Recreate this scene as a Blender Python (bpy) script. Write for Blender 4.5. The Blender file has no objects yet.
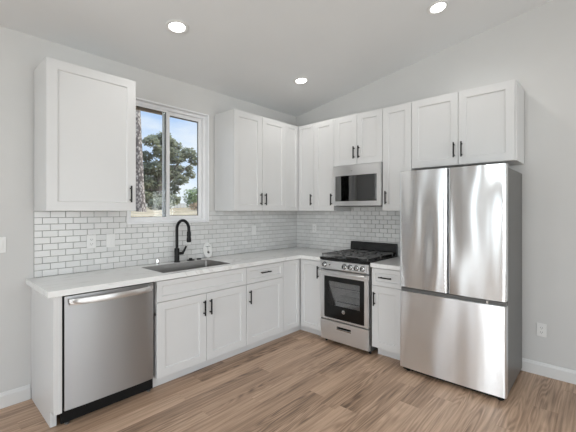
import bpy, bmesh, math, random
from mathutils import Vector, Matrix
random.seed(7)
PI = math.pi
S = bpy.context.scene
COL = S.collection

# ------------------------------------------------------------------ camera
cam = bpy.data.cameras.new('camera'); co = bpy.data.objects.new('camera', cam); COL.objects.link(co)
co.location = (-3.5725, -3.277, 1.4245)
co.rotation_euler = (PI/2, 0, 0.71413 - PI/2)
cam.sensor_width = 36; cam.lens = 340.73*36/576
cam.shift_x = -18.04/576; cam.shift_y = -5.13/576
cam.clip_start = 0.05; cam.clip_end = 500
S.camera = co

# ------------------------------------------------------------------ light
S.view_settings.view_transform = 'Standard'; S.view_settings.look = 'None'
S.view_settings.gamma = 1; S.view_settings.use_curve_mapping = False
S.view_settings.exposure = -0.14

W = bpy.data.worlds.new('sky'); S.world = W; W.use_nodes = True
n = W.node_tree.nodes; l = W.node_tree.links; n.clear()
out = n.new('ShaderNodeOutputWorld'); bg = n.new('ShaderNodeBackground')
tc = n.new('ShaderNodeTexCoord'); sep = n.new('ShaderNodeSeparateXYZ')
l.new(tc.outputs['Generated'], sep.inputs[0])
gr = n.new('ShaderNodeValToRGB')
gr.color_ramp.elements[0].position = 0.0; gr.color_ramp.elements[0].color = (.86, .93, 1, 1)
gr.color_ramp.elements[1].position = 0.36; gr.color_ramp.elements[1].color = (.27, .50, .92, 1)
l.new(sep.outputs['Z'], gr.inputs[0])
nz = n.new('ShaderNodeTexNoise'); nz.inputs['Scale'].default_value = 3.2; nz.inputs['Detail'].default_value = 7
mp = n.new('ShaderNodeMapping'); mp.inputs['Scale'].default_value = (1, 1, 3)
l.new(tc.outputs['Generated'], mp.inputs[0]); l.new(mp.outputs[0], nz.inputs[0])
cr = n.new('ShaderNodeValToRGB'); cr.color_ramp.elements[0].position = .45; cr.color_ramp.elements[1].position = .68
l.new(nz.outputs['Fac'], cr.inputs[0])
mx = n.new('ShaderNodeMixRGB'); mx.inputs[2].default_value = (.95, .97, 1, 1)
l.new(cr.outputs[0], mx.inputs[0]); l.new(gr.outputs[0], mx.inputs[1])
l.new(mx.outputs[0], bg.inputs[0]); bg.inputs[1].default_value = 1.3
l.new(bg.outputs[0], out.inputs[0])

def light(name, kind, loc, power, color=(1, 1, 1), size=None, direction=None, **kw):
    d = bpy.data.lights.new(name, kind); d.energy = power; d.color = color
    o = bpy.data.objects.new(name, d); COL.objects.link(o); o.location = loc
    if size and kind == 'AREA':
        d.shape = 'RECTANGLE'; d.size, d.size_y = size
    if direction is not None:
        o.rotation_euler = Vector(direction).to_track_quat('-Z', 'Y').to_euler()
    for k, v in kw.items(): setattr(d, k, v)
    return o

RX, RY = -6.3, -6.6          # far sides of the room, behind the camera
KC = 0.1557                  # slope of the vaulted ceiling
def zc(y): return 2.7595 - KC*y
light('sun', 'SUN', (5, -5, 8), 3.6, (1, .96, .9), direction=(-.6, .45, -.75), angle=.01)
# fill lamps added in the unseen glazed openings, standing in for daylight
light('daylight_fill_west', 'AREA', (RX-.10, -2.95, 1.4), 140, (.99, .992, 1), size=(1.9, 2.3), direction=(1, 0, 0))
light('daylight_fill_west', 'AREA', (RX-.10, -.95, 1.4), 14, (.99, .992, 1), size=(.65, 2.3), direction=(1, 0, 0))
light('daylight_fill_north', 'AREA', (-4.75, .10, 1.1), 42, (.99, .992, 1), size=(1.3, 2.0), direction=(0, -1, 0))
light('daylight_fill_south', 'AREA', (-3.1, RY-.10, 1.45), 178, (.99, .992, 1), size=(4.6, 2.3), direction=(0, 1, 0))

# ------------------------------------------------------------------ materials
def base_mat(name):
    m = bpy.data.materials.new(name); m.use_nodes = True
    b = m.node_tree.nodes['Principled BSDF']
    return m, m.node_tree.nodes, m.node_tree.links, b
def mat(name, col, rough=.5, metal=0, spec=.5, var=0, vscale=8, bump=0, bscale=60, coat=0, emit=None):
    m, n, l, b = base_mat(name)
    b.inputs['Base Color'].default_value = (*col, 1); b.inputs['Roughness'].default_value = rough
    b.inputs['Metallic'].default_value = metal; b.inputs['Specular IOR Level'].default_value = spec
    b.inputs['Coat Weight'].default_value = coat
    tc = n.new('ShaderNodeTexCoord')
    if var:
        t = n.new('ShaderNodeTexNoise'); t.inputs['Scale'].default_value = vscale; t.inputs['Detail'].default_value = 4
        l.new(tc.outputs['Object'], t.inputs[0])
        r = n.new('ShaderNodeValToRGB')
        r.color_ramp.elements[0].position = .3; r.color_ramp.elements[1].position = .7
        r.color_ramp.elements[0].color = (*[c*(1-var) for c in col], 1)
        r.color_ramp.elements[1].color = (*[min(1, c*(1+var)) for c in col], 1)
        l.new(t.outputs['Fac'], r.inputs[0]); l.new(r.outputs[0], b.inputs['Base Color'])
    if bump:
        t = n.new('ShaderNodeTexNoise'); t.inputs['Scale'].default_value = bscale; t.inputs['Detail'].default_value = 3
        l.new(tc.outputs['Object'], t.inputs[0])
        bp = n.new('ShaderNodeBump'); bp.inputs['Strength'].default_value = bump; bp.inputs['Distance'].default_value = .002
        l.new(t.outputs['Fac'], bp.inputs['Height']); l.new(bp.outputs[0], b.inputs['Normal'])
    if emit:
        b.inputs['Emission Color'].default_value = (*emit[0], 1); b.inputs['Emission Strength'].default_value = emit[1]
    return m

def steel(name, col=(.62, .62, .615), rough=.24, wav=0, axis='Z', wscale=(1, 1, 1), dist=.02):
    """brushed steel: fine streaks, and for thin sheet a gentle waviness"""
    m, n, l, b = base_mat(name)
    b.inputs['Metallic'].default_value = 1; b.inputs['Base Color'].default_value = (*col, 1); b.inputs['Anisotropic'].default_value = .9
    b.inputs['Anisotropic Rotation'].default_value = .25; tg = n.new('ShaderNodeTangent'); tg.direction_type = 'RADIAL'; tg.axis = 'Z'; l.new(tg.outputs[0], b.inputs['Tangent'])
    tc = n.new('ShaderNodeTexCoord'); mp = n.new('ShaderNodeMapping')
    sc = {'X': (2, 400, 400), 'Z': (400, 400, 2)}[axis]
    mp.inputs['Scale'].default_value = sc; l.new(tc.outputs['Object'], mp.inputs[0])
    t = n.new('ShaderNodeTexNoise'); t.inputs['Scale'].default_value = 1; t.inputs['Detail'].default_value = 2
    l.new(mp.outputs[0], t.inputs[0])
    mr = n.new('ShaderNodeMapRange'); mr.inputs[3].default_value = rough-.02; mr.inputs[4].default_value = rough+.03
    l.new(t.outputs['Fac'], mr.inputs[0]); l.new(mr.outputs[0], b.inputs['Roughness'])
    bp = n.new('ShaderNodeBump'); bp.inputs['Strength'].default_value = .012; bp.inputs['Distance'].default_value = .0005
    l.new(t.outputs['Fac'], bp.inputs['Height'])
    last = bp
    if wav:
        mp2 = n.new('ShaderNodeMapping'); mp2.inputs['Scale'].default_value = wscale
        l.new(tc.outputs['Object'], mp2.inputs[0])
        t2 = n.new('ShaderNodeTexNoise'); t2.inputs['Scale'].default_value = 1; t2.inputs['Detail'].default_value = 0
        l.new(mp2.outputs[0], t2.inputs[0])
        b2 = n.new('ShaderNodeBump'); b2.inputs['Strength'].default_value = wav; b2.inputs['Distance'].default_value = dist
        l.new(t2.outputs['Fac'], b2.inputs['Height']); l.new(bp.outputs[0], b2.inputs['Normal']); last = b2
    l.new(last.outputs[0], b.inputs['Normal'])
    return m

M = {}
M['wall'] = mat('wall_paint', (.615, .61, .60), .75, var=.012, vscale=3, bump=.15, bscale=180)
M['ceiling'] = mat('ceiling_paint', (.755, .765, .77), .85, var=.01, vscale=3, bump=.15, bscale=160)
M['white'] = mat('cabinet_lacquer', (.65, .648, .645), .36, var=.01, vscale=4)
M['trim'] = mat('trim_paint', (.70, .698, .69), .4)
M['vinyl'] = mat('window_vinyl', (.82, .82, .83), .35)
M['black'] = mat('matte_black_metal', (.007, .007, .007), .45, spec=.25)
M['iron'] = mat('cast_iron', (.13, .13, .13), .38, bump=.3, bscale=200)
M['enamel'] = mat('black_enamel', (.006, .006, .006), .16, spec=.35)
M['rubber'] = mat('black_plastic', (.006, .006, .006), .6, spec=.2)
M['steel'] = steel('brushed_steel')
M['steel_dw'] = steel('dishwasher_steel', (.42, .42, .425), .38, .2, 'Z', (1.2, 1, .8))
M['steel_fr'] = steel('fridge_door_steel', (.80, .81, .82), .25, 1, 'Z', (5.5, 1, 1.5), .02)
M['steel_fz'] = steel('freezer_door_steel', (.86, .88, .90), .30, 1, 'Z', (4.5, 1, 1.2), .02)
M['steel_h'] = steel('steel_horizontal_brush', (.80, .80, .80), .36, 0, 'X')
M['sink'] = mat('sink_steel', (.30, .29, .28), .38, 1)
M['chrome'] = mat('chrome', (.75, .75, .75), .08, 1)
M['sidegrey'] = mat('dark_grey_side_paint', (.115, .113, .108), .38, .2, var=.03)
M['plate'] = mat('white_plastic', (.76, .757, .745), .35)
M['slot'] = mat('dark_slot', (.03, .03, .03), .6)
M['led'] = mat('downlight_lens', (1, 1, 1), .4, emit=((1, .98, .95), 9))
M['grout'] = mat('grey_grout', (.20, .197, .19), .9)
M['inner'] = mat('oven_cavity', (.75, .74, .73), .35, .3, var=.1, vscale=14)
M['rack'] = mat('oven_rack_wire', (.75, .75, .75), .25, 1)

def tile_mat():
    m, n, l, b = base_mat('glazed_white_tile')
    at = n.new('ShaderNodeAttribute'); at.attribute_name = 'tone'
    r = n.new('ShaderNodeValToRGB'); r.color_ramp.elements[0].color = (.66, .658, .65, 1); r.color_ramp.elements[1].color = (.72, .718, .71, 1)
    l.new(at.outputs['Fac'], r.inputs[0]); l.new(r.outputs[0], b.inputs['Base Color'])
    b.inputs['Roughness'].default_value = .18
    return m
M['tile'] = tile_mat()

def quartz():
    m, n, l, b = base_mat('white_quartz')
    tc = n.new('ShaderNodeTexCoord')
    t = n.new('ShaderNodeTexNoise'); t.inputs['Scale'].default_value = 1.3; t.inputs['Detail'].default_value = 6; t.inputs['Distortion'].default_value = 1.2
    mp = n.new('ShaderNodeMapping'); mp.inputs['Rotation'].default_value = (0, 0, .5); mp.inputs['Scale'].default_value = (.8, 2.4, 1)
    l.new(tc.outputs['Object'], mp.inputs[0]); l.new(mp.outputs[0], t.inputs[0])
    r = n.new('ShaderNodeValToRGB'); e = r.color_ramp.elements
    e[0].position = .485; e[0].color = (.80, .80, .79, 1); e[1].position = .515; e[1].color = (.80, .80, .79, 1)
    c = e.new(.5); c.color = (.68, .67, .66, 1)
    l.new(t.outputs['Fac'], r.inputs[0]); l.new(r.outputs[0], b.inputs['Base Color'])
    b.inputs['Roughness'].default_value = .16
    return m
M['quartz'] = quartz()

def oak():
    m, n, l, b = base_mat('oak_vinyl_plank')
    tc = n.new('ShaderNodeTexCoord')
    at = n.new('ShaderNodeAttribute'); at.attribute_name = 'tone'      # r: plank tone, g/b: grain offset
    sp = n.new('ShaderNodeSeparateXYZ'); l.new(at.outputs['Vector'], sp.inputs[0])
    sc = n.new('ShaderNodeVectorMath'); sc.operation = 'MULTIPLY'; sc.inputs[1].default_value = (0, 37, 23)
    l.new(at.outputs['Vector'], sc.inputs[0])
    ad = n.new('ShaderNodeVectorMath'); ad.operation = 'ADD'
    l.new(tc.outputs['Object'], ad.inputs[0]); l.new(sc.outputs[0], ad.inputs[1])
    # long streaks
    m1 = n.new('ShaderNodeMapping'); m1.inputs['Scale'].default_value = (1.8, 52, 1); l.new(ad.outputs[0], m1.inputs[0])
    t1 = n.new('ShaderNodeTexNoise'); t1.inputs['Scale'].default_value = 1; t1.inputs['Detail'].default_value = 7; t1.inputs['Roughness'].default_value = .62
    l.new(m1.outputs[0], t1.inputs[0])
    # cathedral rings
    m2 = n.new('ShaderNodeMapping'); m2.inputs['Scale'].default_value = (.8, 8.5, 1); l.new(ad.outputs[0], m2.inputs[0])
    t2 = n.new('ShaderNodeTexNoise'); t2.inputs['Scale'].default_value = 1; t2.inputs['Detail'].default_value = 1.5; l.new(m2.outputs[0], t2.inputs[0])
    mu = n.new('ShaderNodeMath'); mu.operation = 'MULTIPLY'; mu.inputs[1].default_value = 95; l.new(t2.outputs['Fac'], mu.inputs[0])
    si = n.new('ShaderNodeMath'); si.operation = 'SINE'; l.new(mu.outputs[0], si.inputs[0])
    mr = n.new('ShaderNodeMapRange'); mr.inputs[1].default_value = -1; mr.inputs[2].default_value = 1; l.new(si.outputs[0], mr.inputs[0])
    m3 = n.new('ShaderNodeMapping'); m3.inputs['Scale'].default_value = (.8, 3.5, 1); l.new(ad.outputs[0], m3.inputs[0])
    t3 = n.new('ShaderNodeTexNoise'); t3.inputs['Scale'].default_value = 1; t3.inputs['Detail'].default_value = 1; l.new(m3.outputs[0], t3.inputs[0])
    r3 = n.new('ShaderNodeMapRange'); r3.inputs[1].default_value = .42; r3.inputs[2].default_value = .62; l.new(t3.outputs['Fac'], r3.inputs[0])
    ring = n.new('ShaderNodeMath'); ring.operation = 'MULTIPLY'; l.new(mr.outputs[0], ring.inputs[0]); l.new(r3.outputs[0], ring.inputs[1])
    # combine: darkness = (1-streak)*a + ring*b - tone
    r1 = n.new('ShaderNodeMapRange'); r1.inputs[1].default_value = .3; r1.inputs[2].default_value = .72; l.new(t1.outputs['Fac'], r1.inputs[0])
    a1 = n.new('ShaderNodeMath'); a1.operation = 'MULTIPLY_ADD'; a1.inputs[1].default_value = .52; l.new(r1.outputs[0], a1.inputs[0])
    tn = n.new('ShaderNodeMath'); tn.operation = 'MULTIPLY_ADD'; tn.inputs[1].default_value = .55; tn.inputs[2].default_value = .03; l.new(sp.outputs['X'], tn.inputs[0])
    l.new(tn.outputs[0], a1.inputs[2])
    a2 = n.new('ShaderNodeMath'); a2.operation = 'MULTIPLY_ADD'; a2.inputs[1].default_value = -.27; l.new(ring.outputs[0], a2.inputs[0]); l.new(a1.outputs[0], a2.inputs[2])
    r = n.new('ShaderNodeValToRGB'); e = r.color_ramp.elements
    e[0].position = .0; e[0].color = (.165, .105, .070, 1)
    e[1].position = 1; e[1].color = (.76, .56, .41, 1)
    c = e.new(.35); c.color = (.43, .285, .192, 1)
    c = e.new(.65); c.color = (.62, .43, .305, 1)
    l.new(a2.outputs[0], r.inputs[0])
    l.new(r.outputs[0], b.inputs['Base Color'])
    b.inputs['Roughness'].default_value = .42
    bp = n.new('ShaderNodeBump'); bp.inputs['Strength'].default_value = .12; bp.inputs['Distance'].default_value = .001
    l.new(t1.outputs['Fac'], bp.inputs['Height']); l.new(bp.outputs[0], b.inputs['Normal'])
    return m
M['oak'] = oak()

def glass(name, tint=(1, 1, 1), ior=1.45, rough=0.0):
    m, n, l, b = base_mat(name); n.remove(b)
    o = n['Material Output']
    g = n.new('ShaderNodeBsdfGlossy'); g.inputs['Roughness'].default_value = rough
    t = n.new('ShaderNodeBsdfTransparent'); t.inputs[0].default_value = (*tint, 1)
    fr = n.new('ShaderNodeFresnel'); fr.inputs[0].default_value = ior
    mx = n.new('ShaderNodeMixShader'); l.new(fr.outputs[0], mx.inputs[0]); l.new(t.outputs[0], mx.inputs[1]); l.new(g.outputs[0], mx.inputs[2])
    l.new(mx.outputs[0], o.inputs[0]); return m
M['glass'] = glass('window_glass', (.93, .95, .95))
M['ovenglass'] = glass('dark_oven_glass', (.9, .9, .9), rough=.02, ior=1.6)
M['mwglass'] = glass('microwave_glass', (.45, .45, .47), rough=.02, ior=2.8)

# ------------------------------------------------------------------ mesh helpers
def nb(): return bmesh.new()
def box(bm, x0, x1, y0, y1, z0, z1, mi=0):
    x0, x1 = sorted((x0, x1)); y0, y1 = sorted((y0, y1)); z0, z1 = sorted((z0, z1))
    v = [bm.verts.new(p) for p in ((x0,y0,z0),(x1,y0,z0),(x1,y1,z0),(x0,y1,z0),(x0,y0,z1),(x1,y0,z1),(x1,y1,z1),(x0,y1,z1))]
    for f in ((3,2,1,0),(4,5,6,7),(0,1,5,4),(1,2,6,5),(2,3,7,6),(3,0,4,7)):
        bm.faces.new([v[i] for i in f]).material_index = mi
def prism(bm, poly, z0, z1):
    """poly: counter-clockwise (x, y)"""
    a = [bm.verts.new((x, y, z0)) for x, y in poly]; b = [bm.verts.new((x, y, z1)) for x, y in poly]
    bm.faces.new(a[::-1]); bm.faces.new(b)
    for i in range(len(poly)):
        j = (i+1) % len(poly); bm.faces.new((a[i], a[j], b[j], b[i]))
def extrude_profile(bm, prof, x0, x1):
    """prof: closed (y, z) outline swept along x"""
    a = [bm.verts.new((x0, y, z)) for y, z in prof]; b = [bm.verts.new((x1, y, z)) for y, z in prof]
    bm.faces.new(a); bm.faces.new(b[::-1])
    for i in range(len(prof)):
        j = (i+1) % len(prof); bm.faces.new((a[j], a[i], b[i], b[j]))
def cyl(bm, p, q, r, r2=None, seg=16, caps=True):
    p = Vector(p); q = Vector(q); r2 = r if r2 is None else r2
    d = (q-p).normalized(); u = d.orthogonal().normalized(); w = d.cross(u)
    A = [bm.verts.new(p+(u*math.cos(t)+w*math.sin(t))*r) for t in [2*PI*i/seg for i in range(seg)]]
    B = [bm.verts.new(q+(u*math.cos(t)+w*math.sin(t))*r2) for t in [2*PI*i/seg for i in range(seg)]]
    for i in range(seg):
        j = (i+1) % seg; bm.faces.new((A[i], A[j], B[j], B[i]))
    if caps: bm.faces.new(A[::-1]); bm.faces.new(B)
def tube(bm, pts, r, seg=12, ry=None):
    """smooth tube along points, r a number or list; ry gives a flattened section"""
    pts = [Vector(p) for p in pts]; rings = []
    u = None
    for i, p in enumerate(pts):
        d = (pts[min(i+1, len(pts)-1)]-pts[max(i-1, 0)]).normalized()
        if u is None: u = d.orthogonal().normalized()
        u = (u-d*u.dot(d)).normalized(); w = d.cross(u)
        rr = r[i] if isinstance(r, (list, tuple)) else r
        rings.append([bm.verts.new(p+u*math.cos(t)*rr+w*math.sin(t)*rr) for t in [2*PI*k/seg for k in range(seg)]])
    for a, b in zip(rings, rings[1:]):
        for k in range(seg):
            j = (k+1) % seg; bm.faces.new((a[k], a[j], b[j], b[k]))
    bm.faces.new(rings[0][::-1]); bm.faces.new(rings[-1])
def lathe(bm, prof, c=(0, 0, 0), axis='Z', seg=24, caps=True):
    """prof: (radius, height) list"""
    rings = []
    for r, h in prof:
        ring = []
        for k in range(seg):
            t = 2*PI*k/seg; a, b = r*math.cos(t), r*math.sin(t)
            p = {'Z': (a, b, h), 'Y': (a, h, b), 'X': (h, a, b)}[axis]
            ring.append(bm.verts.new((p[0]+c[0], p[1]+c[1], p[2]+c[2])))
        rings.append(ring)
    for a, b in zip(rings, rings[1:]):
        for k in range(seg):
            j = (k+1) % seg; bm.faces.new((a[k], a[j], b[j], b[k]))
    if caps: bm.faces.new(rings[0][::-1]); bm.faces.new(rings[-1])

def obj(name, bm, m, parent=None, bevel=0, smooth=False, seg=2):
    bmesh.ops.recalc_face_normals(bm, faces=bm.faces)
    me = bpy.data.meshes.new(name); bm.to_mesh(me); bm.free()
    o = bpy.data.objects.new(name, me); COL.objects.link(o)
    for k in (m if isinstance(m, (list, tuple)) else [m]): me.materials.append(M[k])
    if parent: o.parent = parent
    if bevel:
        b = o.modifiers.new('bevel', 'BEVEL'); b.width = bevel; b.segments = seg; b.limit_method = 'ANGLE'; b.angle_limit = math.radians(35)
        b.harden_normals = True
    if smooth or bevel:
        me.polygons.foreach_set('use_smooth', [True]*len(me.polygons))
        bmx = None
        me.set_sharp_from_angle(angle=math.radians(38))
    return o
def thing(name, label, cat, loc=(0, 0, 0), rotz=0, group=None):
    o = bpy.data.objects.new(name, None); COL.objects.link(o); o.empty_display_size = .1
    o.location = loc; o.rotation_euler = (0, 0, rotz); tag(o, label, cat, group); return o
def tag(o, label, cat, group=None):
    o['label'] = label; o['category'] = cat
    if group: o['group'] = group
    return o
def struct(o): o['kind'] = 'structure'; return o
R90 = -PI/2     # local -Y faces the room from wall_right

# ------------------------------------------------------------------ room shell
T = .14
# floor of planks running along x
def floor():
    W_, seam = .1525, .0006
    bm = nb(); tl = bm.loops.layers.color.new('tone')
    fixed = {6: -1.51, 7: -2.225, 12: -1.526, 14: -1.18, 13: .3}   # end joints the photo shows, by row
    y = 0.0; row = 0
    rnd = random.Random(11)
    while y > RY-.2:
        ya, yb = y, y-W_
        start = fixed.get(row, rnd.uniform(-6, 0))
        xs = [start+k*1.22 for k in range(-8, 8)]
        xs = [x for x in xs if RX-.2 < x < 0.1]
        xs = [RX-.2]+xs+[0.1]
        prev = None
        for a, b in zip(xs, xs[1:]):
            if b-a < .005: continue
            t = rnd.choice([.45, .52, .58, .62, .66, .7, .75])
            if row == 6 and abs(b+1.51) < .02: t = .12
            if row == 6 and abs(a+1.51) < .02: t = .62
            if row == 12 and abs(a+1.526) < .02: t = .16
            if row == 12 and abs(b+1.526) < .02: t = .72
            if row == 7 and abs(a+.98-.0) < .05: t = .15
            if row == 14 and abs(a+1.18) < .02: t = .28
            g = (t, rnd.random(), rnd.random(), 1)
            v = [bm.verts.new(p) for p in ((a+seam, yb+seam, 0), (b-seam, yb+seam, 0), (b-seam, ya-seam, 0), (a+seam, ya-seam, 0))]
            w = [bm.verts.new((p.co.x+sx, p.co.y+sy, -.0015)) for p, sx, sy in zip(v, (-seam, seam, seam, -seam), (-seam, -seam, seam, seam))]
            f = [bm.faces.new(v)]+[bm.faces.new((w[i], w[(i+1) % 4], v[(i+1) % 4], v[i])) for i in range(4)]
            for q in f:
                for lp in q.loops: lp[tl] = g
        y = yb; row += 1
    box(bm, RX-.2, .1, RY-.2, .1, -.08, -.0018)
    o = obj('floor', bm, 'oak'); struct(o)
floor()

WX0, WX1, WZ0, WZ1 = -2.295, -1.433, 1.298, 2.483      # kitchen window opening
def wall_hole(name, horiz, fixed, a0, a1, top, holes, m='wall'):
    """wall slab with rectangular holes; horiz 'x' (plane y=fixed) or 'y' (plane x=fixed); top(a) gives height"""
    bm = nb()
    cuts = sorted({a0, a1, *[h[0] for h in holes], *[h[1] for h in holes]})
    f0, f1 = fixed
    for a, b in zip(cuts, cuts[1:]):
        h = [q for q in holes if q[0] <= a and q[1] >= b]
        spans = [(0, h[0][2]), (h[0][3], None)] if h else [(0, None)]
        for z0, z1 in spans:
            if z1 is not None and z1 <= z0: continue
            ta, tb = (top(a), top(b)) if z1 is None else (z1, z1)
            if horiz == 'x':
                P = [(a, f0, z0), (b, f0, z0), (b, f1, z0), (a, f1, z0), (a, f0, ta), (b, f0, tb), (b, f1, tb), (a, f1, ta)]
            else:
                P = [(f0, a, z0), (f0, b, z0), (f1, b, z0), (f1, a, z0), (f0, a, ta), (f0, b, tb), (f1, b, tb), (f1, a, ta)]
            v = [bm.verts.new(p) for p in P]
            for f in ((3,2,1,0),(4,5,6,7),(0,1,5,4),(1,2,6,5),(2,3,7,6),(3,0,4,7)): bm.faces.new([v[i] for i in f])
    return struct(obj(name, bm, m))
wall_hole('wall_back', 'x', (0, T), RX-T, T, lambda a: 2.765, [(WX0, WX1, WZ0, WZ1), (-5.45, -4.05, .02, 2.15)])
wall_hole('wall_right', 'y', (0, T), RY-T, 0, lambda a: zc(a)+.005, [])
wall_hole('wall_left', 'y', (RX-T, RX), RY-T, 0, lambda a: zc(a)+.005, [(-4.0, -1.9, .15, 2.65), (-1.35, -.55, .15, 2.65)])
wall_hole('wall_front', 'x', (RY-T, RY), RX, 0, lambda a: zc(RY)+.005, [(-5.5, -.7, .02, 2.65)])
bm = nb()
v = [bm.verts.new(p) for p in ((RX-T, T, zc(T)), (T, T, zc(T)), (T, RY-T, zc(RY-T)), (RX-T, RY-T, zc(RY-T)))]
w = [bm.verts.new(p.co+Vector((0, 0, .12))) for p in v]
bm.faces.new(v); bm.faces.new(w[::-1])
for i in range(4): bm.faces.new((v[i], w[i], w[(i+1) % 4], v[(i+1) % 4]))
struct(obj('ceiling', bm, 'ceiling'))

def baseboard(name, prof_dir, a0, a1):
    prof = [(0, 0), (-.014, 0), (-.014, .085), (-.009, .094), (-.006, .105), (0, .11)]
    bm = nb(); extrude_profile(bm, [(y-.0005, z+.0005) for y, z in prof], 0, a1-a0)
    o = struct(obj(name, bm, 'trim')); return o
o = baseboard('baseboard_back', 0, -4.04, -2.99); o.location = (-4.04, 0, 0)
o = baseboard('baseboard_right', 0, 0, -RY-1.93); o.location = (0, -1.93, 0); o.rotation_euler[2] = R90

# kitchen window: horizontal slider, left sash in front
wn = bpy.data.objects.new('window_1', None); COL.objects.link(wn); struct(wn); wn.location = (WX0, 0, WZ0)
ww, wh = WX1-WX0, WZ1-WZ0
def ring(bm, x0, x1, z0, z1, t, y0, y1, tb=None):
    tb = t if tb is None else tb
    box(bm, x0, x1, y0, y1, z0, z0+tb); box(bm, x0, x1, y0, y1, z1-t, z1)
    box(bm, x0, x0+t, y0, y1, z0+tb, z1-t); box(bm, x1-t, x1, y0, y1, z0+tb, z1-t)
g = .0008
bm = nb(); ring(bm, g, ww-g, g, wh-g, .014, -.012, .05); obj('jamb_liner', bm, 'vinyl', wn, .002)
bm = nb(); ring(bm, .0145, ww-.0145, .0145, wh-.0145, .026, .045, .115); obj('frame', bm, 'vinyl', wn, .002)
x0, x1, z0, z1 = .041, ww-.041, .041, wh-.041
xm = -1.89-WX0
bm = nb(); ring(bm, x0, xm+.018, z0, z1, .018, .052, .078, .024); s1 = obj('sash', bm, 'vinyl', wn, .0015)
bm = nb(); box(bm, x0+.02, xm-.002, .063, .067, z0+.022, z1-.016); obj('pane', bm, 'glass', s1)
bm = nb(); box(bm, xm-.001, xm+.012, .044, .0518, .40, .52); obj('latch', bm, 'vinyl', s1, .002)
bm = nb(); ring(bm, xm-.018, x1, z0, z1, .034, .082, .108, .034); box(bm, xm+.0165, xm+.050, .082, .108, z0+.0345, z1-.0345); s2 = obj('sash', bm, 'vinyl', wn, .0015)
bm = nb(); box(bm, xm+.0505, x1-.0345, .094, .098, z0+.0345, z1-.0345); obj('pane', bm, 'glass', s2)
for (a, b, yy, s, tt) in ((x0+.018, xm-.004, .0685, s1, .018), (xm+.0505, x1-.0345, .0995, s2, .0345)):
    bm = nb(); ring(bm, a, b, z0+(.0245 if tt < .03 else .0345), z1-tt, .004, yy, yy+.004); obj('gasket', bm, 'rubber', s)

# roof eave seen through the window top
M['eave'] = mat('eave_wood', (.27, .21, .16), .7, var=.15, vscale=12)
bm = nb(); box(bm, -4.2, .6, T+.02, .60, 2.60, 2.66); box(bm, -4.2, .6, .56, .60, 2.54, 2.70)
struct(obj('trim_1', bm, 'eave'))

# glazing of the far walls (behind the camera)
def far_window(name, loc, rotz, w, h, n_):
    o = bpy.data.objects.new(name, None); COL.objects.link(o); struct(o); o.location = loc; o.rotation_euler[2] = rotz
    for k in range(n_):
        a, b = w*k/n_+.001, w*(k+1)/n_-.001
        bm = nb(); ring(bm, a, b, .001, h-.001, .055, -.03, .03); f = obj('frame', bm, 'vinyl', o, .002)
        bm = nb(); box(bm, a+.05, b-.05, -.003, .003, .05, h-.05); obj('pane', bm, 'glass', f)
far_window('window_2', (RX-.05, -4.0, .15), PI/2, 2.1, 2.5, 2)
far_window('streak_window', (RX-.05, -1.35, .15), PI/2, .8, 2.5, 1)  # unseen narrow opening, split off to reflect as a streak in the fridge
far_window('streak_glass_door', (-5.45, .07, .02), 0, 1.4, 2.13, 2)  # unseen glazing, added so the left fridge door reflects a bright stripe
far_window('window_3', (-5.5, RY-.05, .02), 0, 4.8, 2.63, 4)

# recessed downlights
def downlight(x, y, label):
    t = thing('recessed_light', label, 'ceiling light', (x, y, zc(y)), 0, 'recessed ceiling lights')
    t.rotation_euler = (-math.atan(KC), 0, 0)
    bm = nb(); lathe(bm, [(.060, -.001), (.085, -.001), (.088, -.004), (.084, -.008), (.064, -.010), (.060, -.006), (.060, -.001)], seg=32, caps=False)
    obj('trim_ring', bm, 'plate', t, smooth=True)
    bm = nb(); lathe(bm, [(.0595, -.0012), (.0595, -.004), (.03, -.005), (.001, -.005)], seg=32); obj('lens', bm, 'led', t)
    d = bpy.data.lights.new('recessed_light_bulb', 'SPOT'); d.energy = 9.5; d.color = (1, .975, .94); d.shadow_soft_size = .05
    d.spot_size = math.radians(150); d.spot_blend = .6
    lo = bpy.data.objects.new('bulb', d); COL.objects.link(lo); lo.parent = t; lo.location = (0, 0, -.03)
downlight(-2.21, -.752, 'round white recessed downlight, lit, above the sink window side, left of the others')
downlight(-.742, -.752, 'round recessed downlight, lit, nearest the ceiling corner above the stove')
downlight(-.728, -2.256, 'round recessed downlight, lit, highest on the slope above the refrigerator')

# ------------------------------------------------------------------ cabinet parts
def shaker_bm(w, h, t=.02, fr=.066, rec=.009):
    bm = nb(); e = .004
    def rect(i, y): return [bm.verts.new(p) for p in ((i, y, i), (w-i, y, i), (w-i, y, h-i), (i, y, h-i))]
    A = rect(0, -t); B = rect(fr, -t); C_ = rect(fr+e, -t+rec); D = rect(0, 0)
    for i in range(4):
        j = (i+1) % 4
        bm.faces.new((A[i], A[j], B[j], B[i])); bm.faces.new((B[i], B[j], C_[j], C_[i])); bm.faces.new((D[i], D[j], A[j], A[i]))
    bm.faces.new(C_); bm.faces.new(D[::-1])
    return bm
def pull(parent, x, z, vert=True, L=.135, front=-.02):
    bm = nb(); a, r = L/2, .0055
    y0, y1 = front-.0005, front-.030
    if vert:
        box(bm, x-r, x+r, y1-.006, y1+.004, z-a, z+a)
        for s in (-1, 1): box(bm, x-.004, x+.004, y1+.003, y0, z+s*(a-.02)-.005, z+s*(a-.02)+.005)
    else:
        box(bm, x-a, x+a, y1-.006, y1+.004, z-r, z+r)
        for s in (-1, 1): box(bm, x+s*(a-.02)-.005, x+s*(a-.02)+.005, y1+.003, y0, z-.004, z+.004)
    return obj('handle', bm, 'black', parent, .0015)
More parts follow.
